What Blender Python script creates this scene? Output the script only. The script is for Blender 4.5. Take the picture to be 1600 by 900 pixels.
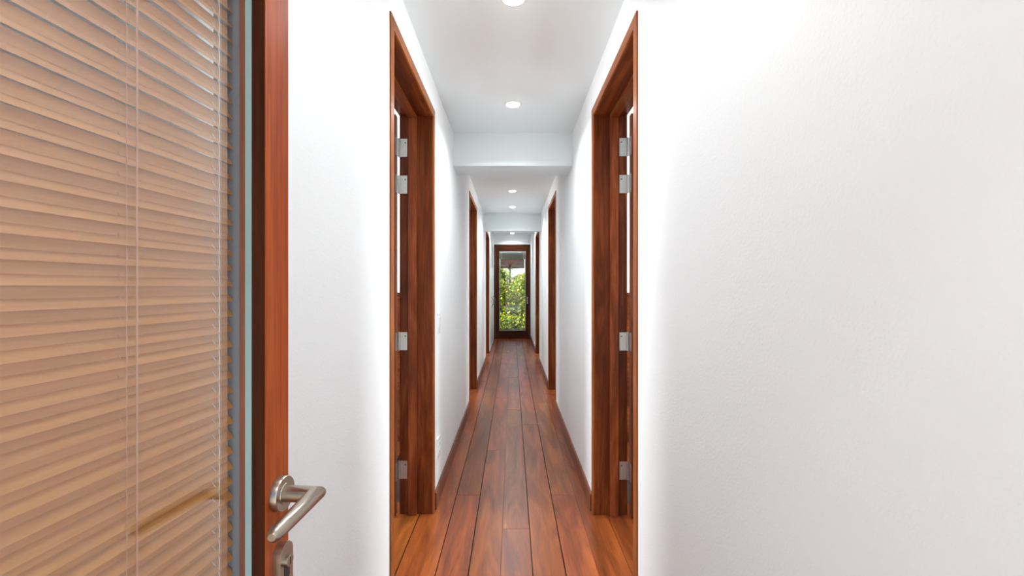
import bpy, bmesh, math, random
from mathutils import Vector, Matrix, noise
for o in list(bpy.data.objects): bpy.data.objects.remove(o)
S = bpy.context.scene; C = S.collection
R = random.Random(7)

# ------------------------------------------------------------------ camera, light, exposure
EYE = 1.265                                   # eye height, metres; x right, y along the hall, z up
cd = bpy.data.cameras.new('camera'); cam = bpy.data.objects.new('camera', cd); C.objects.link(cam)
cd.sensor_width = 36; cd.lens = 16.0; cd.clip_start = 0.02; cd.clip_end = 300
cd.shift_y = -1/1600
cam.location = (0, 0, EYE); cam.rotation_euler = (math.pi/2, 0, 0); S.camera = cam

W = bpy.data.worlds.new('world'); S.world = W; W.use_nodes = True
nt = W.node_tree; nt.nodes.clear()
wo = nt.nodes.new('ShaderNodeOutputWorld'); bg = nt.nodes.new('ShaderNodeBackground')
sky = nt.nodes.new('ShaderNodeTexSky'); sky.sky_type = 'NISHITA'; sky.sun_disc = False
sky.sun_elevation = math.radians(52); sky.sun_rotation = math.radians(245); sky.air_density = 1.0; sky.dust_density = 0.1; sky.ozone_density = 4.0
wtc = nt.nodes.new('ShaderNodeTexCoord'); wn = nt.nodes.new('ShaderNodeTexNoise'); wn.inputs['Scale'].default_value = 5; wn.inputs['Detail'].default_value = 6
wr = nt.nodes.new('ShaderNodeValToRGB'); wr.color_ramp.elements[0].position = .68; wr.color_ramp.elements[1].position = .9
wm = nt.nodes.new('ShaderNodeMix'); wm.data_type = 'RGBA'; wm.inputs['B'].default_value = (5.2, 5.3, 5.5, 1)
nt.links.new(wtc.outputs['Generated'], wn.inputs['Vector']); nt.links.new(wn.outputs['Fac'], wr.inputs['Fac'])
nt.links.new(wr.outputs['Color'], wm.inputs['Factor']); nt.links.new(sky.outputs['Color'], wm.inputs['A'])
nt.links.new(wm.outputs['Result'], bg.inputs['Color']); bg.inputs['Strength'].default_value = 0.14
nt.links.new(bg.outputs['Background'], wo.inputs['Surface'])

sl = bpy.data.lights.new('sun', 'SUN'); sl.energy = 9.0; sl.angle = math.radians(0.6); sl.color = (1, .93, .82)
so = bpy.data.objects.new('sun', sl); C.objects.link(so); so.location = (-8, -3, 12)
so.rotation_euler = Vector((.58, .26, -.77)).to_track_quat('-Z', 'Y').to_euler()

vs = S.view_settings; vs.view_transform = 'Standard'; vs.look = 'None'; vs.gamma = 1; vs.use_curve_mapping = False
for sx in (-1, 1):                                # unseen fill lamps added either side of the entrance, behind the viewer
    al = bpy.data.lights.new('entrance_fill', 'AREA'); al.shape = 'RECTANGLE'; al.size = 2.2; al.size_y = 2.4; al.energy = 30; al.color = (.88, .985, 1)
    ao = bpy.data.objects.new('entrance_fill', al); C.objects.link(ao); ao.location = (sx*2.1, -2.0, 1.4)
    ao.rotation_euler = Vector((-sx*.55, 1, 0)).to_track_quat('-Z', 'Z').to_euler()
vs.exposure = 0.76
LAMP = 5.6            # watts per hall downlight
ROOM = 95.0           # watts per added side-room fill lamp

# ------------------------------------------------------------------ helpers
def lin(r, g, b):
    f = lambda v: (v/255/12.92) if v/255 <= .04045 else ((v/255+.055)/1.055)**2.4
    return (f(r), f(g), f(b), 1)

def new_mat(name):
    m = bpy.data.materials.new(name); m.use_nodes = True
    n = m.node_tree; n.nodes.clear()
    out = n.nodes.new('ShaderNodeOutputMaterial')
    return m, n, out

def N(n, t, **kw):
    x = n.nodes.new(t)
    for k, v in kw.items():
        if k in x.inputs: x.inputs[k].default_value = v
        else: setattr(x, k, v)
    return x

def plain(name, col, rough=.5, metal=0, bump=None, spec=.5, coat=0, vary=.0):
    m, n, out = new_mat(name)
    b = N(n, 'ShaderNodeBsdfPrincipled', Roughness=rough, Metallic=metal)
    b.inputs['Base Color'].default_value = col; b.inputs['Specular IOR Level'].default_value = spec
    b.inputs['Coat Weight'].default_value = coat
    tc = N(n, 'ShaderNodeTexCoord')
    if vary:
        v = N(n, 'ShaderNodeTexNoise', Scale=6.0, Detail=3.0); n.links.new(tc.outputs['Object'], v.inputs['Vector'])
        hs = N(n, 'ShaderNodeHueSaturation'); hs.inputs['Color'].default_value = col
        mr = N(n, 'ShaderNodeMapRange'); mr.inputs['To Min'].default_value = 1-vary; mr.inputs['To Max'].default_value = 1+vary
        n.links.new(v.outputs['Fac'], mr.inputs['Value']); n.links.new(mr.outputs['Result'], hs.inputs['Value'])
        n.links.new(hs.outputs['Color'], b.inputs['Base Color'])
    if bump:
        sc, st, di = bump
        t = N(n, 'ShaderNodeTexNoise', Scale=sc, Detail=3.0, Roughness=.55); n.links.new(tc.outputs['Object'], t.inputs['Vector'])
        bp = N(n, 'ShaderNodeBump', Strength=st, Distance=di); n.links.new(t.outputs['Fac'], bp.inputs['Height'])
        n.links.new(bp.outputs['Normal'], b.inputs['Normal'])
    n.links.new(b.outputs['BSDF'], out.inputs['Surface'])
    return m

def wood(name, axis, c0, c1, c2, rough=.35, scale=1.0, vary=.15, coat=0.0, bump=.06, figure=1.0, hue=0.0, spec=.4, grain=.55, coat_rough=.15):
    """grain along axis; each object gets its own cut of the timber by Object Info random"""
    m, n, out = new_mat(name)
    b = N(n, 'ShaderNodeBsdfPrincipled', Roughness=rough); b.inputs['Specular IOR Level'].default_value = spec; b.inputs['Coat Weight'].default_value = coat; b.inputs['Coat Roughness'].default_value = coat_rough
    tc = N(n, 'ShaderNodeTexCoord'); oi = N(n, 'ShaderNodeObjectInfo')
    mul = N(n, 'ShaderNodeMath', operation='MULTIPLY'); mul.inputs[1].default_value = 37.0; n.links.new(oi.outputs['Random'], mul.inputs[0])
    add = N(n, 'ShaderNodeVectorMath', operation='ADD'); n.links.new(tc.outputs['Object'], add.inputs[0]); n.links.new(mul.outputs[0], add.inputs[1])
    def mapped(along, across):
        mp = N(n, 'ShaderNodeMapping'); s = [across*scale]*3; s['XYZ'.index(axis)] = along*scale
        mp.inputs['Scale'].default_value = s; n.links.new(add.outputs[0], mp.inputs['Vector']); return mp
    mp1 = mapped(1.1, 9); mp2 = mapped(5, 150); mp3 = mapped(.8, 4)
    n1 = N(n, 'ShaderNodeTexNoise', Scale=1.0, Detail=5.0, Roughness=.6, Distortion=1.6); n.links.new(mp1.outputs[0], n1.inputs['Vector'])
    n2 = N(n, 'ShaderNodeTexNoise', Scale=1.0, Detail=4.0, Roughness=.65); n.links.new(mp2.outputs[0], n2.inputs['Vector'])
    n3 = N(n, 'ShaderNodeTexNoise', Scale=1.0, Detail=2.0); n.links.new(mp3.outputs[0], n3.inputs['Vector'])
    r1 = N(n, 'ShaderNodeValToRGB'); e = r1.color_ramp.elements; e[0].position = .5-.2/figure; e[0].color = c0; e[1].position = .5+.2/figure; e[1].color = c2
    k = e.new(.5); k.color = c1; n.links.new(n1.outputs['Fac'], r1.inputs['Fac'])
    mx = N(n, 'ShaderNodeMix', data_type='RGBA', blend_type='MULTIPLY'); mx.inputs['Factor'].default_value = grain
    r2 = N(n, 'ShaderNodeValToRGB'); e = r2.color_ramp.elements; e[0].position = .36; e[0].color = (.5, .42, .38, 1); e[1].position = .62; e[1].color = (1.12, 1.12, 1.1, 1)
    n.links.new(n2.outputs['Fac'], r2.inputs['Fac']); n.links.new(r1.outputs['Color'], mx.inputs['A']); n.links.new(r2.outputs['Color'], mx.inputs['B'])
    hs = N(n, 'ShaderNodeHueSaturation'); n.links.new(mx.outputs['Result'], hs.inputs['Color'])
    ad = N(n, 'ShaderNodeMath', operation='MULTIPLY_ADD'); ad.inputs[1].default_value = .5; n.links.new(n3.outputs['Fac'], ad.inputs[0]); n.links.new(oi.outputs['Random'], ad.inputs[2])
    mr = N(n, 'ShaderNodeMapRange'); mr.inputs['From Max'].default_value = 1.5; mr.inputs['To Min'].default_value = 1-vary; mr.inputs['To Max'].default_value = 1+vary
    n.links.new(ad.outputs[0], mr.inputs['Value']); n.links.new(mr.outputs['Result'], hs.inputs['Value'])
    if hue:
        f = N(n, 'ShaderNodeMath', operation='FRACT'); n.links.new(mul.outputs[0], f.inputs[0])
        hr = N(n, 'ShaderNodeMapRange'); hr.inputs['To Min'].default_value = .5-hue; hr.inputs['To Max'].default_value = .5+hue
        n.links.new(f.outputs[0], hr.inputs['Value']); n.links.new(hr.outputs['Result'], hs.inputs['Hue'])
    n.links.new(hs.outputs['Color'], b.inputs['Base Color'])
    rr = N(n, 'ShaderNodeMapRange'); rr.inputs['To Min'].default_value = rough*.75; rr.inputs['To Max'].default_value = rough*1.35
    n.links.new(n3.outputs['Fac'], rr.inputs['Value']); n.links.new(rr.outputs['Result'], b.inputs['Roughness'])
    bp = N(n, 'ShaderNodeBump', Strength=bump, Distance=.002); n.links.new(n2.outputs['Fac'], bp.inputs['Height']); n.links.new(bp.outputs['Normal'], b.inputs['Normal'])
    n.links.new(b.outputs['BSDF'], out.inputs['Surface'])
    return m

def glass_mat(name, tint=(.96, .985, .98, 1), f0=.04):
    m, n, out = new_mat(name)
    tr = N(n, 'ShaderNodeBsdfTransparent'); tr.inputs['Color'].default_value = tint
    gl = N(n, 'ShaderNodeBsdfGlossy', Roughness=.0); gl.inputs['Color'].default_value = (1, 1, 1, 1)
    lw = N(n, 'ShaderNodeLayerWeight', Blend=.5)
    p = N(n, 'ShaderNodeMath', operation='POWER'); p.inputs[1].default_value = 5; n.links.new(lw.outputs['Facing'], p.inputs[0])
    a = N(n, 'ShaderNodeMath', operation='MULTIPLY_ADD'); a.inputs[1].default_value = 1-f0; a.inputs[2].default_value = f0; n.links.new(p.outputs[0], a.inputs[0])
    mx = N(n, 'ShaderNodeMixShader'); n.links.new(a.outputs[0], mx.inputs['Fac']); n.links.new(tr.outputs[0], mx.inputs[1]); n.links.new(gl.outputs[0], mx.inputs[2])
    n.links.new(mx.outputs[0], out.inputs['Surface'])
    return m

def emit_mat(name, col, st):
    m, n, out = new_mat(name)
    e = N(n, 'ShaderNodeEmission', Strength=st); e.inputs['Color'].default_value = col; n.links.new(e.outputs[0], out.inputs['Surface'])
    return m

def leaf_mat(name, col, back):
    m, n, out = new_mat(name)
    d = N(n, 'ShaderNodeBsdfPrincipled', Roughness=.45); t = N(n, 'ShaderNodeBsdfTranslucent')
    d.inputs['Base Color'].default_value = col; t.inputs['Color'].default_value = back
    mx = N(n, 'ShaderNodeMixShader'); mx.inputs[0].default_value = .4
    n.links.new(d.outputs[0], mx.inputs[1]); n.links.new(t.outputs[0], mx.inputs[2]); n.links.new(mx.outputs[0], out.inputs['Surface'])
    return m

def box(bm, x0, x1, y0, y1, z0, z1):
    x0, x1 = min(x0, x1), max(x0, x1); y0, y1 = min(y0, y1), max(y0, y1); z0, z1 = min(z0, z1), max(z0, z1)
    v = [bm.verts.new(p) for p in ((x0,y0,z0),(x1,y0,z0),(x1,y1,z0),(x0,y1,z0),(x0,y0,z1),(x1,y0,z1),(x1,y1,z1),(x0,y1,z1))]
    for f in ((0,3,2,1),(4,5,6,7),(0,1,5,4),(1,2,6,5),(2,3,7,6),(3,0,4,7)): bm.faces.new([v[i] for i in f])

def prism(bm, pts, axis, a0, a1):
    """closed 2D outline extruded along axis (0,1,2); pts given in the other two axes in order"""
    def P(p, a):
        q = list(p); q.insert(axis, a); return bm.verts.new(q)
    A = [P(p, a0) for p in pts]; B = [P(p, a1) for p in pts]; k = len(pts)
    for i in range(k): bm.faces.new((A[i], A[(i+1) % k], B[(i+1) % k], B[i]))
    bm.faces.new(A[::-1]); bm.faces.new(B)

def tube(bm, pts, rad, seg=10, caps=True):
    pts = [Vector(p) for p in pts]; rad = rad if isinstance(rad, (list, tuple)) else [rad]*len(pts)
    rings = []; up = None
    for i, p in enumerate(pts):
        d0 = (p-pts[i-1]).normalized() if i else None; d1 = (pts[i+1]-p).normalized() if i < len(pts)-1 else None
        t = ((d0 or d1)+(d1 or d0)).normalized()
        if up is None: up = Vector((0,0,1)) if abs(t.z) < .9 else Vector((1,0,0))
        a = t.cross(up).normalized(); b = a.cross(t).normalized(); up = b
        st = 1.0
        if d0 and d1: st = 1/max(.5, math.cos(d0.angle(d1)/2))
        ring = []
        bis = (d1-d0) if (d0 and d1) else None
        bis = bis.normalized() if bis is not None and bis.length > 1e-6 else None
        for s in range(seg):
            w = 2*math.pi*s/seg; o = (a*math.cos(w)+b*math.sin(w))*rad[i]
            if bis is not None: o += bis*(o.dot(bis))*(st-1)
            ring.append(bm.verts.new(p+o))
        rings.append(ring)
    for i in range(len(rings)-1):
        for s in range(seg): bm.faces.new((rings[i][s], rings[i][(s+1)%seg], rings[i+1][(s+1)%seg], rings[i+1][s]))
    if caps: bm.faces.new(rings[0][::-1]); bm.faces.new(rings[-1])

def lathe(bm, prof, origin, axis, seg=24):
    """profile of (distance along axis, radius)"""
    ax = Vector(axis).normalized(); u = Vector((0,0,1)) if abs(ax.z) < .9 else Vector((1,0,0))
    a = ax.cross(u).normalized(); b = ax.cross(a).normalized(); rings = []; o = Vector(origin)
    for h, r in prof:
        rings.append([bm.verts.new(o+ax*h+(a*math.cos(2*math.pi*s/seg)+b*math.sin(2*math.pi*s/seg))*max(r, 1e-5)) for s in range(seg)])
    for i in range(len(rings)-1):
        for s in range(seg): bm.faces.new((rings[i][s], rings[i][(s+1)%seg], rings[i+1][(s+1)%seg], rings[i+1][s]))
    bm.faces.new(rings[0]); bm.faces.new(rings[-1][::-1])

def bevel(bm, w, seg=1):
    bmesh.ops.bevel(bm, geom=[e for e in bm.edges if len(e.link_faces) == 2 and e.calc_face_angle(0) > .6], offset=w, segments=seg, affect='EDGES', profile=.6)

def wloc(o):
    v = Vector(o.location); 
    while o.parent: o = o.parent; v += Vector(o.location)
    return v

def build(name, bm, mat, parent=None, local=False, smooth=False, label=None, kind=None, base=False, sharp=.7):
    """link a bmesh as ONE mesh object, origin in its middle (or its base)"""
    bmesh.ops.recalc_face_normals(bm, faces=bm.faces)
    lo = Vector([min(v.co[i] for v in bm.verts) for i in range(3)]); hi = Vector([max(v.co[i] for v in bm.verts) for i in range(3)])
    c = (lo+hi)/2
    if base: c.z = lo.z
    bmesh.ops.translate(bm, verts=bm.verts, vec=-c)
    if smooth:
        for f in bm.faces: f.smooth = True
        for e in bm.edges:
            if len(e.link_faces) == 2 and e.calc_face_angle(0) > sharp: e.smooth = False
    me = bpy.data.meshes.new(name); bm.to_mesh(me); bm.free()
    for m in (mat if isinstance(mat, (list, tuple)) else [mat]): me.materials.append(m)
    o = bpy.data.objects.new(name, me); C.objects.link(o)
    if parent:
        o.parent = parent
        if local: o.location = c-(Vector(parent.location) if parent.parent else Vector((0,0,0)))
        else: o.location = c-wloc(parent)
    else: o.location = c
    if label: o['label'] = label
    if kind: o['kind'] = kind
    return o

def tag(o, label, cat=None, group=None, kind=None):
    o['label'] = label
    if cat: o['category'] = cat
    if group: o['group'] = group
    if kind: o['kind'] = kind
    return o

def thing(name, loc, label, cat, group=None, kind=None, rz=0):
    o = bpy.data.objects.new(name, None); C.objects.link(o); o.empty_display_size = .1
    o.location = loc; o.rotation_euler = (0, 0, rz)
    return tag(o, label, cat, group, kind)

def BX(*a, bev=0, seg=1):
    bm = bmesh.new(); box(bm, *a)
    if bev: bevel(bm, bev, seg)
    return bm

# ------------------------------------------------------------------ materials
M_wall = plain('white_painted_plaster', (.86, .862, .865, 1), .55, bump=(170, .35, .0016), spec=.35)
M_ceil = plain('white_ceiling_paint', (.82, .87, .885, 1), .7, bump=(140, .1, .001), spec=.2)
M_white = plain('white_plastic', (.82, .82, .82, 1), .25)
M_gloss = plain('white_gloss_lacquer', (.82, .83, .84, 1), .3, coat=.1)
JD = [lin(58, 27, 13), lin(74, 36, 18), lin(92, 48, 25)]  # shade of the backlit end door and glazing rebate put into the colour
JC = [lin(76, 34, 15), lin(106, 50, 22), lin(138, 72, 34)]
M_jz = wood('merbau_upright', 'Z', *JC, rough=.34, vary=.24, spec=.13)
M_jy = wood('merbau_lengthwise', 'Y', *JC, rough=.34, vary=.24, spec=.13)
M_jx = wood('merbau_crosswise', 'X', *JC, rough=.34, vary=.24, spec=.13)
CC = [lin(120, 58, 28), lin(148, 76, 38), lin(174, 98, 52)]
LC = [lin(122, 64, 30), lin(148, 84, 42), lin(170, 102, 54)]  # brighter light on the wall-side door edges put into this lighter colour
M_lz = wood('lit_merbau_upright', 'Z', *LC, rough=.36, vary=.1, spec=.13)
M_ly = wood('lit_merbau_lengthwise', 'Y', *LC, rough=.36, vary=.1, spec=.13)
M_sz = wood('merbau_stop', 'Z', lin(92, 42, 20), lin(122, 60, 30), lin(150, 80, 42), rough=.34, vary=.15, spec=.13)
M_ez = wood('shaded_merbau_upright', 'Z', *JD, rough=.36, vary=.1, spec=.12)
M_ex = wood('shaded_merbau_crosswise', 'X', *JD, rough=.36, vary=.1, spec=.12)
M_dz = wood('lacquered_merbau_upright', 'Z', lin(142, 58, 20), lin(166, 74, 26), lin(182, 90, 36), rough=.3, vary=.06, figure=.8, spec=.2)
M_floor = wood('ipe_floorboard', 'Y', lin(88, 42, 19), lin(130, 66, 28), lin(162, 90, 41), rough=.3, scale=1.0, vary=.25, bump=.006, hue=.005, figure=.9, spec=.12, grain=.35, coat=.5, coat_rough=.29)
M_base = wood('stained_baseboard', 'Y', lin(92, 46, 26), lin(120, 62, 36), lin(146, 80, 48), rough=.35, vary=.1)
M_slat = wood('tan_wood_slat', 'Y', lin(196, 130, 68), lin(208, 142, 78), lin(220, 156, 90), rough=.42, vary=.03, bump=.02, figure=.5, grain=.22)
M_stack = wood('red_brown_slat', 'X', lin(66, 28, 12), lin(86, 38, 17), lin(104, 48, 24), rough=.5, vary=.12, spec=.1)
M_glass = glass_mat('clear_glass')
M_coated = glass_mat('coated_glass', (.97, .98, .985, 1), .09)
M_spacer = plain('grey_aluminium_spacer', lin(150, 156, 166), .45)
M_steel = plain('brushed_steel', (.44, .375, .31, 1), .3, metal=1, bump=(400, .05, .0005))
M_zinc = plain('dull_hinge_steel', (.42, .41, .385, 1), .38, metal=1, bump=(120, .1, .0005))
M_dark = plain('black_metal', (.02, .02, .022, 1), .35)
M_seal = plain('pale_green_glazing_silicone', lin(150, 176, 176), .35)
M_whitebead = plain('pale_glazing_bead', lin(176, 178, 172), .5)
M_cord = plain('tan_cord', lin(205, 150, 120), .7)
M_cordw = plain('white_cord', lin(225, 228, 222), .7)
M_lens = emit_mat('lit_lamp_lens', (1, .985, .96, 1), 30)
M_sub = plain('dark_subfloor', (.035, .018, .011, 1), .8)
M_paving = plain('pale_stone_paving', (.46, .44, .40, 1), .8, vary=.15, bump=(40, .2, .004))
M_soffit = plain('grey_soffit_paint', (.36, .39, .42, 1), .6)
M_fascia = plain('weathered_olive_fascia', (.30, .30, .20, 1), .6)
M_roof = plain('roof_membrane', (.4, .4, .4, 1), .8)
M_soil = plain('garden_soil', (.09, .07, .04, 1), .95, vary=.3)
M_bark = plain('rough_bark', (.12, .085, .06, 1), .9, bump=(30, .6, .01), vary=.25)
LEAF = [leaf_mat('leaf_yellow_green', lin(186, 186, 44), lin(196, 204, 40)),
        leaf_mat('leaf_mid_green', lin(110, 142, 34), lin(140, 176, 36)),
        leaf_mat('leaf_dark_green', lin(48, 76, 32), lin(60, 100, 30)),
        leaf_mat('leaf_straw', lin(206, 190, 96), lin(206, 190, 90))]

# ------------------------------------------------------------------ the hall: measures
XL, XR = -.443, .455; TH = .18; CEIL = 2.43; CEIL2 = 2.56; Y0, Y1 = -.22, 11.2
DOORS = {'L': [(1.645, 2.585), (4.70, 5.71), (7.68, 8.775)], 'R': [(1.642, 2.572), (4.69, 5.675), (7.55, 8.74)]}
HEAD = 2.265; JT = .045; PROUD = .006

def wall_with_doors(name, side, label):
    bm = bmesh.new(); xa = XL if side == 'L' else XR; xb = xa-TH if side == 'L' else xa+TH; y = Y0
    for a, b in DOORS[side]:
        box(bm, xa, xb, y, a, 0, 2.62); box(bm, xa, xb, a, b, HEAD, 2.62); y = b
    box(bm, xa, xb, y, Y1, 0, 2.62)
    tag(build(name, bm, M_wall, base=True), label, 'wall', kind='structure')
wall_with_doors('wall_left', 'L', 'white plaster hall wall on the left with three timber doorways')
wall_with_doors('wall_right', 'R', 'white plaster hall wall on the right with three timber doorways')

# end wall (opening filled by the glazed end door) and entrance wall behind the camera
EW_TOP = 2.32
bm = bmesh.new(); box(bm, -3.9, XL, Y1, Y1+.2, 0, 2.62); box(bm, XR, 3.9, Y1, Y1+.2, 0, 2.62); box(bm, XL, XR, Y1, Y1+.2, EW_TOP, 2.62)
tag(build('wall_back', bm, M_wall, base=True), 'white end wall around the glazed door at the far end of the hall', 'wall', kind='structure')
bm = bmesh.new(); box(bm, -3.9, -.425, Y0-.2, Y0, 0, 2.62); box(bm, XR, 3.9, Y0-.2, Y0, 0, 2.62); box(bm, -.425, XR, Y0-.2, Y0, 2.26, 2.62)
tag(build('wall_front', bm, M_wall, base=True), 'white entrance wall behind the viewer with the open doorway', 'wall', kind='structure')
# side rooms behind the doorways
for nm, s, lab in (('wall_left_rooms', -1, 'white walls of the rooms through the left doorways'), ('wall_right_rooms', 1, 'white walls of the rooms through the right doorways')):
    bm = bmesh.new(); x0 = (abs(XL) if s < 0 else XR)+TH
    box(bm, s*3.7, s*3.9, Y0, Y1, 0, 2.62)
    for y in (3.75, 6.85): box(bm, s*x0, s*3.7, y, y+.12, 0, 2.62)
    tag(build(nm, bm, M_wall, base=True), lab, 'wall', kind='structure')
for k, s_, x, lab in ((3, -1, -XL+TH, 'added dark stand-in low in the left room, for unclear shapes behind the door gap'), (4, 1, XR+TH, 'added dark stand-in low in the right room, for unclear shapes behind the door gap')):  # dark boards added in place of unclear shapes behind the door gaps
    bm = bmesh.new(); box(bm, s_*(x+.002), s_*3.69, 3.725, 3.749, .001, 1.22)
    tag(build('trim_%d' % k, bm, M_jx), lab, 'stand-in', kind='structure')
bm = bmesh.new(); box(bm, XL, XR, Y0, 7.17, CEIL, CEIL+.1); box(bm, XL, XR, 7.17, Y1, CEIL2, CEIL2+.06)
for s, x in ((-1, -XL), (1, XR)): box(bm, s*(x+TH), s*3.7, Y0, Y1, 2.5, 2.6)
tag(build('ceiling', bm, M_ceil), 'flat white ceiling with recessed downlights along the hall', 'ceiling', kind='structure')
tag(build('trim_1', BX(XL, XR, 3.43, 3.723, 2.182, CEIL), M_ceil), 'white dropped beam across the hall beyond the first pair of doors', 'beam', kind='structure')
tag(build('trim_2', BX(XL, XR, 7.17, 7.27, 2.152, CEIL2), M_ceil), 'white dropped header across the hall before the third pair of doors', 'beam', kind='structure')
tag(build('roof', BX(-4.1, 4.1, Y0-1.7, Y1+.25, 2.62, 2.8), M_roof), 'flat roof slab over the whole house, with an added entrance overhang that blocks the sun', 'roof', kind='structure')  # overhang at the entrance is added to keep direct sun out of the hall

# ------------------------------------------------------------------ floor: every board its own piece
fl = build('floor', BX(-3.7, 3.7, Y0-.2, Y1+.2, -.06, -.022), M_sub)
tag(fl, 'reddish hardwood floor of long boards running down the hall', 'floor', kind='structure')
rows = [(-.86, -.692), (-.692, -.515), (-.515, -.338), (-.338, -.193), (-.193, -.05), (-.05, .092), (.092, .238), (.238, .383), (.383, .53), (.53, .675), (.675, .82)]
joints = {2: [3.93, 6.1, 8.2, 10.0], 3: [2.77, 5.7, 7.6, 9.6], 4: [3.54, 5.2, 7.0, 8.8, 10.3], 5: [2.386, 4.7, 6.4, 8.0, 9.9],
          6: [4.2, 5.9, 7.7, 9.4], 7: [2.77, 5.0, 6.7, 8.6, 10.4], 8: [3.3, 5.4, 7.5, 9.2]}
gaps = {-.515: .005, -.338: .0045, -.193: .005, -.05: .0015, .092: .0048, .238: .005, .383: .0012}
for i, (a, b) in enumerate(rows):
    if i in joints: cuts = [Y0-.2]+[j for j in joints[i]]+[Y1+.02]
    else: cuts = None
    spans = list(zip(cuts[:-1], cuts[1:])) if cuts else [(d[0]-.1, d[1]+.1) for d in DOORS['L' if a < 0 else 'R']]
    if cuts and cuts[1]-cuts[0] > 3.2: spans[0:1] = [(cuts[0], 1.3), (1.3, cuts[1])]
    ga = gaps.get(a, .002)/2; gb = gaps.get(b, .002)/2
    for (p, q) in spans:
        dz = R.uniform(-.0008, .0006)
        build('floor_board', BX(a+ga, b-gb, p+.0008, q-.0008, -.022, 0+dz, bev=.0012), M_floor, fl)
for s, x in ((-1, .86), (1, .82)):
    build('room_floor', BX(s*x, s*3.7, Y0, Y1, -.022, -.001), M_floor, fl)
tag(build('ground', BX(-14, 14, -14, 30, -.3, -.1), M_paving), 'pale paving outside the house', 'ground', kind='structure')

# baseboards
def baseboard(name, side, runs, label):
    bm = bmesh.new(); x = XL if side == 'L' else XR; s = 1 if side == 'L' else -1
    for a, b in runs:
        prism(bm, [(x, 0), (x+s*.013, 0), (x+s*.013, .09), (x+s*.009, .096), (x, .096)], 1, a, b)
    tag(build(name, bm, M_base, base=True), label, 'baseboard', kind='structure')
dl, dr = DOORS['L'], DOORS['R']
baseboard('baseboard_left', 'L', [(Y0, dl[0][0]-.002), (dl[0][1]+.002, dl[1][0]-.002), (dl[1][1]+.002, dl[2][0]-.002)], 'brown wooden baseboard along the left hall wall')
baseboard('baseboard_right', 'R', [(Y0, dr[0][0]-.002), (dr[0][1]+.002, dr[1][0]-.002), (dr[1][1]+.002, dr[2][0]-.002), (dr[2][1]+.002, Y1-.01)], 'brown wooden baseboard along the right hall wall')

# ------------------------------------------------------------------ side doorways
def doorway(n, side, d, label, leaf):
    s = -1 if side == 'L' else 1; xw = XL if side == 'L' else XR
    X = lambda depth: xw+s*depth                      # depth measured from the hall wall face into the room
    y0, y1 = d; root = thing('door_%d' % n, (X(.09), (y0+y1)/2, 0), label, 'door frame', kind='structure')
    for ya, yb in ((y0, y0+JT), (y1-JT, y1)):
        build('lit_edge_strip', BX(X(-PROUD), X(.0015), ya+.0005, yb-.0005, .001, HEAD-.001, bev=.001), M_lz, root)  # added strips; the light on the casing edge is in their colour
        build('side_jamb', BX(X(.0015), X(TH+.004), ya+.0005, yb-.0005, .001, HEAD-.001, bev=.0015), M_jz, root)
    build('lit_edge_strip', BX(X(-PROUD), X(.0015), y0+JT, y1-JT, HEAD-JT, HEAD-.001, bev=.001), M_ly, root)
    build('head_jamb', BX(X(.0015), X(TH+.004), y0+JT, y1-JT, HEAD-JT, HEAD-.001, bev=.0015), M_jy, root)
    for ya, yb in ((y0+JT+.0003, y0+JT+.018), (y1-JT-.018, y1-JT-.0003)):
        build('door_stop', BX(X(.087), X(.132), ya, yb, .001, HEAD-JT, bev=.0025), M_sz, root)
    build('head_stop', BX(X(.087), X(.132), y0+JT+.018, y1-JT-.018, HEAD-JT-.018, HEAD-JT-.0003, bev=.0025), M_jy, root)
    if not leaf: return
    yj = y1-JT; px = X(TH+.008)                       # hinge axis on the room side of the far jamb
    build('door_leaf', BX(px+s*.008, px+s*.83, yj-.046, yj-.004, .012, HEAD-JT-.006, bev=.002), M_jz, root)
    for zc in (2.043, 1.838, .965, .248):
        h = build('hinge', BX(X(.141), X(.181), yj-.0028, yj-.0004, zc-.05, zc+.05), M_zinc, root, label='steel butt hinge')
        bm = bmesh.new()
        for k in range(5): lathe(bm, [(0, .0062), (.0190, .0062)], (px-s*.0015, yj-.004, zc-.05+.0202*k), (0, 0, 1), 12)
        lathe(bm, [(0, .004), (.104, .004)], (px-s*.0015, yj-.004, zc-.052), (0, 0, 1), 8)
        build('knuckle', bm, M_zinc, h, smooth=True)
        for dx, dz in ((.152, .028), (.165, .005), (.152, -.018), (.168, -.034)):
            bm = bmesh.new(); lathe(bm, [(0, .0042), (.0012, .0034)], (X(dx), yj-.0027, zc+dz), (0, -1, 0), 10)
            build('screw', bm, M_dark if dz == .028 else M_zinc, h)
        build('leaf_plate', BX(px+s*.0055, px+s*.0078, yj-.044, yj-.006, zc-.05, zc+.05), M_zinc, h)
nm = ['nearest', 'second', 'farthest']
for i in range(3):
    doorway(2+i, 'L', DOORS['L'][i], ['tall dark wooden doorway nearest on the left wall, steel hinges on its far jamb', 'dark wooden doorway in the left wall just past the dropped beam', 'farthest dark wooden doorway on the left wall, before the white closet'][i], i == 0)
    doorway(5+i, 'R', DOORS['R'][i], ['tall dark wooden doorway nearest on the right wall, steel hinges on its far jamb', 'dark wooden doorway in the right wall just past the dropped beam', 'farthest dark wooden doorway on the right wall, near the glazed end door'][i], i == 0)

# ------------------------------------------------------------------ open glazed entrance door, left foreground
TH_D = math.atan(.077); P0 = Vector((-.3701, 0, 0))     # door plane: passes P0, swings a little to the right going away
LH = -.215                                              # hinge end along the door
hinge = P0+Vector((math.sin(TH_D), math.cos(TH_D), 0))*LH
dr1 = thing('door_1', hinge, 'open glazed wooden door with steel lever handle in the left foreground', 'door', kind='structure', rz=-TH_D)
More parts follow.
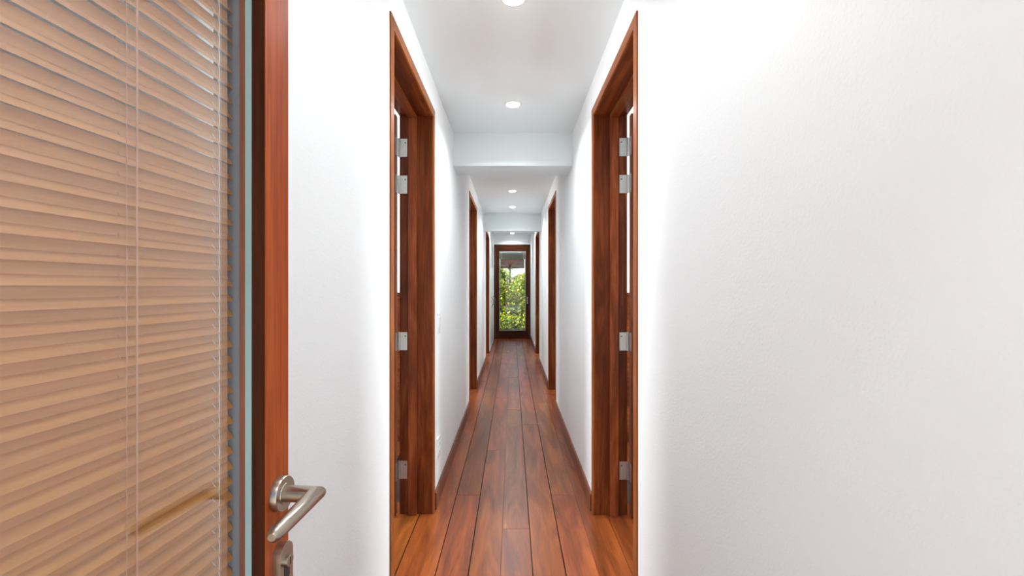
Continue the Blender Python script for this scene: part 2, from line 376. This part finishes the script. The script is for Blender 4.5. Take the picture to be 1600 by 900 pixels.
# local frame: y along the leaf from hinge to free edge, x outwards (towards the hall), z up
T = lambda D: D/math.cos(TH_D)-LH                       # hall depth -> distance along the leaf
t0, tg, te = 0.0, T(.598), T(.651)
zb, zt = .012, 2.235; gb, gt = .16, 2.13; dth = .072; gf = -.0262
def part(name, bm, mat, **k): return build(name, bm, mat, dr1, local=True, **k)
def stile(a, b, left):
    bm = BX(-dth, 0, a, b, zb, zt, bev=.0018, seg=2); return bm
part('stile', stile(tg, te, 0), M_dz); part('stile', stile(t0, t0+.055, 1), M_dz)
part('rail', BX(-dth, 0, t0+.055, tg, zb, gb, bev=.0015), M_dz); part('rail', BX(-dth, 0, t0+.055, tg, gt, zt, bev=.0015), M_dz)
part('glass_pane', BX(gf-.004, gf, t0+.054, tg+.0005, gb-.001, gt+.001), M_coated)
part('glass_pane', BX(-.0685, -.0655, t0+.054, tg+.0005, gb-.001, gt+.001), M_glass)
bm = bmesh.new()
for a, b, c, d in ((tg-.001, tg+.0004, gb, gt), (t0+.0546, t0+.056, gb, gt), (t0+.056, tg-.001, gb, gb+.001), (t0+.056, tg-.001, gt-.001, gt)): box(bm, -.065, -.036, a, b, c, d)
part('glazing_spacer', bm, M_spacer, label='grey glazing spacer')
sw = .003
bm = bmesh.new(); w = .0016
for a, b, c, d in ((tg-w, tg-.0001, gb, gt), (t0+.0551, t0+.055+w, gb, gt), (t0+.055+w, tg-w, gb+.0001, gb+w), (t0+.055+w, tg-w, gt-w, gt-.0001)): box(bm, gf+.0088, -.0008, a, b, c, d)
part('glazing_bead', bm, M_ez, label='dark rebate strip, shade put into its colour')  # added strip, the rebate's shade is put into its dark colour
bm = bmesh.new()
for a, b, c, d in ((tg-sw, tg, gb, gt), (t0+.055, t0+.055+sw, gb, gt), (t0+.055+sw, tg-sw, gb, gb+sw), (t0+.055+sw, tg-sw, gt-sw, gt)): box(bm, gf+.0002, gf+.0085, a, b, c, d)
part('glazing_seal', bm, M_seal, label='pale green glazing seal')
# lever handle
hz = .981; ht = T(.628)
bm = bmesh.new(); lathe(bm, [(0, .0234), (.0085, .0234), (.0098, .0225), (.0098, .0142), (.0112, .0138), (.0112, .0118)], (0, ht, hz), (1, 0, 0), 40)
rose = part('lever_rose', bm, M_steel, smooth=True, label='brushed steel round rose')
bm = bmesh.new(); ln = .052; LL = .108
tube(bm, [(.009, ht, hz), (ln, ht, hz), (ln+.005, ht-LL*.9, hz), (ln+.0055, ht-LL*.97, hz), (ln+.0056, ht-LL, hz)], [.0112, .0108, .0092, .0078, .0045], 20)
part('lever', bm, M_steel, smooth=True, label='brushed steel lever')
# lock escutcheon with key cylinder
def oval(w, h, zc, seg=12):
    r = w/2; pts = []
    for k in range(seg+1): a = math.pi*k/seg; pts.append((ht+r*math.cos(a), zc+h/2-r+r*math.sin(a)))
    for k in range(seg+1): a = math.pi+math.pi*k/seg; pts.append((ht+r*math.cos(a), zc-h/2+r+r*math.sin(a)))
    return pts
bm = bmesh.new(); prism(bm, oval(.031, .074, .877), 0, 0, .0115); bevel(bm, .0012, 2)
lk = part('lock_escutcheon', bm, M_steel, smooth=True, label='brushed steel oval lock plate')
zc = .889
bm = bmesh.new(); prism(bm, oval(.0125, .034, zc-.009), 0, .0112, .0122)
o = build('cylinder_recess', bm, M_dark, lk, local=True)
bm = bmesh.new(); lathe(bm, [(0, .0083), (.0050, .0083), (.0056, .0076)], (.0112, ht, zc), (1, 0, 0), 24)
build('lock_cylinder', bm, M_steel, lk, local=True, smooth=True)
bm = BX(.0165, .0171, ht-.0012, ht+.0012, zc-.005, zc+.005)
build('keyway', bm, M_dark, lk, local=True)

# venetian blind hanging behind the pane
bl = thing('venetian_blind', hinge, 'tan wood venetian blind with closed slats behind the pane of the open door', 'blind', rz=-TH_D)
b0, b1 = t0+.06, T(.5925); PITCH = .0198
prof = [(-.0403, 0), (-.0427, .0040), (-.0452, .0075), (-.0475, .0092), (-.0481, .0150), (-.0484, .0217)]
bm = bmesh.new(); tk = .0007
prism(bm, prof+[(x-tk, z+.0002) for x, z in prof[::-1]], 1, b0, b1)   # along y: points are (x, z)
first = None
zs = [EYE+.0015+PITCH*k for k in range(-54, 44)]
first = build('slat', bm, M_slat, bl, local=True, smooth=True, sharp=.45)
zmid = first.location.z
for k, z in enumerate(zs):
    o = first if k == 0 else first.copy()
    if k: C.objects.link(o)
    o.location.z = zmid+z
    o.location.x = first.location.x+R.uniform(-.0003, .0003) if k else o.location.x
build('head_rail', BX(-.064, -.037, b0, b1, zs[-1]+.03, zs[-1]+.06), M_slat, bl, local=True)
build('bottom_rail', BX(-.056, -.04, b0, b1, zs[0]-.02, zs[0]-.006), M_slat, bl, local=True)
for D, mt in ((.442, M_cord), (.5675, M_cordw), (.16, M_cord)):
    bm = bmesh.new(); t = T(D)
    for z in zs:
        tube(bm, [(-.0412, t, z-.0006), (-.0405, t, z+PITCH*.5), (-.0412, t, z+PITCH-.0006)], .0005, 5)
        tube(bm, [(-.0414, t, z-.0003), (-.0475, t-.003, z+.012)], .0004, 4)
        tube(bm, [(-.0494, t-.004, z), (-.0494, t-.004, z+PITCH)], .0005, 4)
    build('ladder_cord', bm, mt, bl, local=True)
for D in (.4515,):
    bm = bmesh.new(); tube(bm, [(-.0392, T(D), zs[0]-.02), (-.0392, T(D), zs[-1]+.03)], .0009, 8)
    build('lift_cord', bm, M_cord, bl, local=True)

# ------------------------------------------------------------------ glazed door at the far end
ed = thing('door_8', ((XL+XR)/2, Y1+.05, 0), 'glazed brown wooden door at the far end of the hall, garden behind', 'door', kind='structure')
ya, yb = Y1+.005, Y1+.085
fw = .032
build('frame_jamb', BX(XL, XL+fw, ya, yb, 0, EW_TOP, bev=.002), M_ez, ed); build('frame_jamb', BX(XR-fw, XR, ya, yb, 0, EW_TOP, bev=.002), M_ez, ed)
build('frame_head', BX(XL+fw, XR-fw, ya, yb, EW_TOP-.045, EW_TOP, bev=.002), M_ex, ed)
build('sill', BX(XL+fw, XR-fw, ya, yb, 0, .03, bev=.002), M_ex, ed)
gx0, gx1, gz0, gz1 = -.315, .335, .195, 2.155
sa, sb = Y1+.012, Y1+.066
build('sash_stile', BX(XL+fw+.003, gx0, sa, sb, .033, EW_TOP-.048, bev=.003), M_ez, ed); build('sash_stile', BX(gx1, XR-fw-.003, sa, sb, .033, EW_TOP-.048, bev=.003), M_ez, ed)
build('bottom_rail', BX(gx0, gx1, sa, sb, .033, gz0, bev=.003), M_ex, ed); build('top_rail', BX(gx0, gx1, sa, sb, gz1, EW_TOP-.048, bev=.003), M_ex, ed)
build('glass_pane', BX(gx0, gx1, sa+.026, sa+.030, gz0, gz1), M_glass, ed)
bm = bmesh.new(); w = .014
for a, b, c, d in ((gx0, gx0+w, gz0, gz1), (gx1-w, gx1, gz0, gz1), (gx0+w, gx1-w, gz0, gz0+w), (gx0+w, gx1-w, gz1-w, gz1)): box(bm, a, b, sa+.012, sa+.0258, c, d)
build('glazing_bead', bm, M_whitebead, ed, label='pale glazing bead')
bm = BX(gx1+.028, gx1+.056, sa-.004, sa+.001, .86, 1.03, bev=.001)
hp = build('pull_plate', bm, M_zinc, ed, label='steel pull plate')
bm = bmesh.new(); tube(bm, [(gx1+.042, sa-.003, .89), (gx1+.042, sa-.03, .90), (gx1+.042, sa-.03, .99), (gx1+.042, sa-.003, 1.0)], .006, 8)
build('pull_bar', bm, M_zinc, hp, smooth=True)
# shade let down from its cords inside the end door's pane
sh = thing('slatted_shade', (0.01, Y1+.03, 1.72), 'red brown slatted shade gathered in a stack at the top of the far glazed door', 'blind')
build('head_rail', BX(gx0+.02, gx1-.02, sa+.002, sa+.011, gz1-.03, gz1-.012), M_soffit, sh)
zz = 1.735; k = 0
while zz < 1.945:
    build('slat', BX(gx0+.024+R.uniform(-.002, .002), gx1-.03+R.uniform(-.002, .002), sa-.012, sa+.010, zz, zz+.0125, bev=.002), M_stack, sh); zz += .0148
for x in (gx0+.06, gx1-.055):
    bm = bmesh.new(); tube(bm, [(x, sa-.001, 1.94), (x, sa-.001, gz1-.02)], .003, 6); build('cord', bm, M_cordw, sh)

# ------------------------------------------------------------------ white closet doors, far left
def closet(a, b, hy, label):
    t = thing('closet_door', (XL+.008, (a+b)/2, .02), label, 'closet door', 'white closet doors at the far end')
    build('panel', BX(XL+.0005, XL+.017, a+.003, b-.003, .03, 2.2, bev=.002), M_gloss, t)
    bm = bmesh.new(); pts = [(XL+.017+.038*math.sin(math.pi*k/10), hy, .86+.21*k/10) for k in range(11)]
    tube(bm, pts, .0065, 8); build('bow_handle', bm, plain('dark_chrome', (.2, .2, .22, 1), .2, metal=1), t, smooth=True, label='dark chrome bow handle')
closet(8.86, 9.62, 9.48, 'glossy white closet door with bow handle, the nearer of two past the last left doorway')
closet(9.62, 10.6, 10.42, 'glossy white closet door with bow handle, the farther of two beside the glazed end door')

# ------------------------------------------------------------------ switch and outlet on the left wall
def plate(name, y, z, label, cat, rocker):
    t = thing(name, (XL, y, z), label, cat)
    build('cover_plate', BX(XL+.0002, XL+.008, y-.042, y+.042, z-.06, z+.06, bev=.003, seg=2), M_white, t)
    if rocker:
        bm = bmesh.new(); prism(bm, [(XL+.0075, z-.034), (XL+.0095, z-.034), (XL+.0135, z+.034), (XL+.0075, z+.034)], 1, y-.017, y+.017); build('rocker', bm, M_white, t)
    else:
        for dz in (.022, -.022):
            o = build('socket', BX(XL+.0075, XL+.0105, y-.017, y+.017, z+dz-.015, z+dz+.015, bev=.001), M_white, t)
            bm = bmesh.new()
            for dy in (-.006, .006): box(bm, XL+.0104, XL+.0108, y+dy-.001, y+dy+.001, z+dz-.004, z+dz+.006)
            build('slots', bm, M_dark, o)
plate('light_switch', 2.715, 1.05, 'white light switch on the left wall beside the first doorway', 'light switch', True)
plate('wall_outlet', 2.715, .31, 'white power outlet low on the left wall above the baseboard', 'outlet', False)

# ------------------------------------------------------------------ downlights
def downlight(y, zc, label, x=0.006, power=1.0):
    t = thing('downlight', (x, y, zc), label, 'ceiling light', 'recessed downlights in the hall ceiling')
    bm = bmesh.new(); lathe(bm, [(0, .041), (.003, .041), (.0055, .045), (.004, .052), (0, .053)], (x, y, zc), (0, 0, -1), 32)
    build('trim_ring', bm, M_white, t, smooth=True)
    bm = bmesh.new(); lathe(bm, [(.0050, .0405), (.0085, .037), (.0115, .028), (.0130, .014), (.0133, .001)], (x, y, zc), (0, 0, -1), 32)
    build('lens', bm, M_lens, t, smooth=True, label='glowing lens')
    l = bpy.data.lights.new('downlight_lamp', 'AREA'); l.shape = 'DISK'; l.size = .076; l.energy = LAMP*power; l.color = (.895, .995, 1.035); l.spread = math.radians(142)
    o = bpy.data.objects.new('downlight_lamp', l); C.objects.link(o); o.parent = t; o.location = (0, 0, -.0145)
for y, z, lab in ((.77, CEIL, 'round recessed downlight above the open entrance door'), (1.83, CEIL, 'round recessed downlight cut by the top edge of the photo'),
                  (2.89, CEIL, 'largest lit round downlight, in the ceiling just before the dropped beam'), (5.49, CEIL, 'lit round downlight beyond the beam, nearer of the two there'),
                  (6.57, CEIL, 'lit round downlight beyond the beam, farther of the two there'), (10.85, CEIL2, 'small lit downlight above the glazed end door')):
    downlight(y, z, lab, power=.7 if y > 10 else .4 if y < 1.5 else .8 if y < 2 else 1)
downlight(8.9, CEIL2, 'added unseen downlight behind the far dropped header, fill for the hall end', power=1.2)  # unseen lamp added to brighten the far end of the hall
downlight(-.75, 2.62, 'added unseen downlight outside the open entrance door, fill for the near walls')  # unseen lamp added to light the walls near the entrance
for s in (-1, 1):                                 # fill lamps added in the side rooms, out of view
    for y in (2.2, 5.3, 8.6):
        l = bpy.data.lights.new('room_fill', 'AREA'); l.shape = 'RECTANGLE'; l.size = 1.8; l.size_y = 1.9; l.energy = ROOM*(1 if y < 3 else .5); l.color = (.90, .995, 1.02)
        o = bpy.data.objects.new('room_fill', l); C.objects.link(o); o.location = (s*3.6, y, 1.15); o.rotation_euler = (math.pi/2, 0, s*math.pi/2)

# ------------------------------------------------------------------ outside the end door: porch edge, shrubs and trees
tag(build('porch_soffit', BX(-2.5, 2.5, Y1+.26, 13.55, 2.24, 2.34), M_soffit), 'grey porch soffit seen through the top of the far glazed door', 'porch roof', kind='structure')
tag(build('porch_beam', BX(-2.5, 2.5, 13.45, 13.6, 2.10, 2.24), M_fascia), 'olive brown beam at the edge of the porch outside the far door', 'beam', kind='structure')

tag(build('garden_bed', BX(-8, 8, 13.7, 29, -.099, -.06), M_soil), 'dark planted garden bed outside the far glazed door', 'garden bed', kind='structure')
def leaves(bm_v, bm_f, bm_m, centre, rad, count, size, mats, rnd):
    for _ in range(count):
        while True:
            p = Vector((rnd.uniform(-1, 1), rnd.uniform(-1, 1), rnd.uniform(-1, 1)))
            if .25 < p.length <= 1: break
        f = 1+.45*noise.noise(p*2.1+Vector(centre))
        c = Vector(centre)+Vector((p.x*rad[0], p.y*rad[1], p.z*rad[2]))*f
        q = Matrix.Rotation(rnd.uniform(0, 6.28), 3, 'Z') @ Matrix.Rotation(rnd.uniform(-1.0, 1.0), 3, 'X') @ Matrix.Rotation(rnd.uniform(-.6, .6), 3, 'Y')
        s = size*rnd.uniform(.6, 1.35); i = len(bm_v)
        for v in ((0, -.5, 0), (.3, -.05, .07), (0, .55, -.05), (-.3, -.05, .07)): bm_v.append(c+q @ (Vector(v)*s))
        bm_f.append((i, i+1, i+2)); bm_f.append((i, i+2, i+3)); m = rnd.choices(range(4), mats)[0]; bm_m += [m, m]

def plant(name, x, y, blobs, size, count, mats, stems, label, seed, cat='shrub'):
    rnd = random.Random(seed)
    t = thing(name, (x, y, -.1), label, cat)
    V, F, MI = [], [], []
    for (bx, by, bz, rx, ry, rz) in blobs: leaves(V, F, MI, (bx, by, bz), (rx, ry, rz), int(count/len(blobs)), size, mats, rnd)
    me = bpy.data.meshes.new('foliage'); me.from_pydata(V, [], F); 
    for m in LEAF: me.materials.append(m)
    me.polygons.foreach_set('material_index', MI)
    o = bpy.data.objects.new('foliage', me); C.objects.link(o); o.parent = t; o['kind'] = 'stuff'
    for st in stems:
        bm = bmesh.new(); tube(bm, [Vector(p)+Vector((x, y, -.1)) for p in st[0]], st[1], 8); build(st[2], bm, M_bark, t, smooth=True)
def stem(p, r0, r1, nm='stem'): return (p, [r0+(r1-r0)*k/(len(p)-1) for k in range(len(p))], nm)

plant('garden_shrub', -.42, 15.2, [(-.1, 0, .5, .6, .5, .55), (.2, .1, 1.0, .5, .45, .5), (-.1, .1, 1.3, .4, .4, .35), (.6, 0, .5, .55, .4, .5), (.3, -.5, .15, .8, .4, .35)], .105, 5400, (5, 5, 2, 1),
      [stem([(0,0,0),(-.1,.05,.6),(-.15,.1,1.4)], .03, .008), stem([(.02,0,0),(.2,.1,.8),(.25,.1,1.3)], .025, .006)], 'yellow green leafy shrub at the left behind the far glazed door', 3)
plant('garden_shrub', .5, 16.9, [(.05, 0, .6, .7, .5, .6), (-.1, .1, 1.1, .6, .5, .5), (.1, .1, 1.45, .45, .4, .35)], .11, 4000, (5, 5, 2, 1),
      [stem([(0,0,0),(.05,.05,.7),(.1,.1,1.4)], .03, .008), stem([(-.05,0,0),(-.2,.1,.8),(-.2,.1,1.2)], .025, .006)], 'lighter leafy shrub at the right behind the far glazed door', 5)
plant('garden_tree', -.9, 19.0, [(0, 0, 1.2, 1.0, .7, .9), (.2, 0, 1.8, .6, .6, .45), (.9, 0, 1.2, .8, .6, .6)], .15, 3000, (3, 5, 3, 1),
      [stem([(0,0,0),(.05,0,.9),(.2,0,2.1)], .07, .02, 'trunk'), stem([(.05,0,.8),(.5,0,1.3),(.9,0,1.6)], .035, .01, 'branch')], 'dark green bushy tree behind the yellow green shrub', 8, 'tree')
plant('garden_tree', 1.0, 21.2, [(0, 0, 1.2, 1.0, .7, .9), (-.3, 0, 1.6, .6, .6, .45)], .15, 2600, (2, 5, 4, 1),
      [stem([(0,0,0),(-.05,0,.9),(-.2,0,2.0)], .07, .02, 'trunk'), stem([(-.03,0,.8),(.4,0,1.3),(.6,0,1.6)], .035, .01, 'branch')], 'dark green bushy tree behind the lighter shrub', 11, 'tree')
# slim spiky palm standing up against the sky
pt = thing('palm', (-.12, 23.2, -.1), 'slim spiky palm rising against the sky above the shrubs', 'palm')
bm = bmesh.new(); tube(bm, [(-.12, 23.2, -.1), (-.1, 23.2, 1.0), (-.12, 23.2, 2.2)], [.09, .07, .06], 10); build('trunk', bm, M_bark, pt, smooth=True)
for k in range(16):
    a = 2*math.pi*k/16+R.uniform(-.2, .2); e = R.uniform(-.1, 1.1); L = R.uniform(.45, .7); d = Vector((math.cos(a)*math.cos(e), math.sin(a)*math.cos(e), math.sin(e)))
    p = Vector((-.12, 23.2, 2.2)); sd = d.cross(Vector((0, 0, 1))).normalized()*.035; bm = bmesh.new(); prev = None
    for q in range(5):
        c = p+d*L*q/4+Vector((0, 0, -.25*L*(q/4)**2)); wv = sd*(1.15-q/4)
        r = (bm.verts.new(c-wv), bm.verts.new(c+Vector((0, 0, .012))), bm.verts.new(c+wv))
        if prev: bm.faces.new((prev[0], prev[1], r[1], r[0])); bm.faces.new((prev[1], prev[2], r[2], r[1]))
        prev = r
    build('frond', bm, LEAF[2], pt)
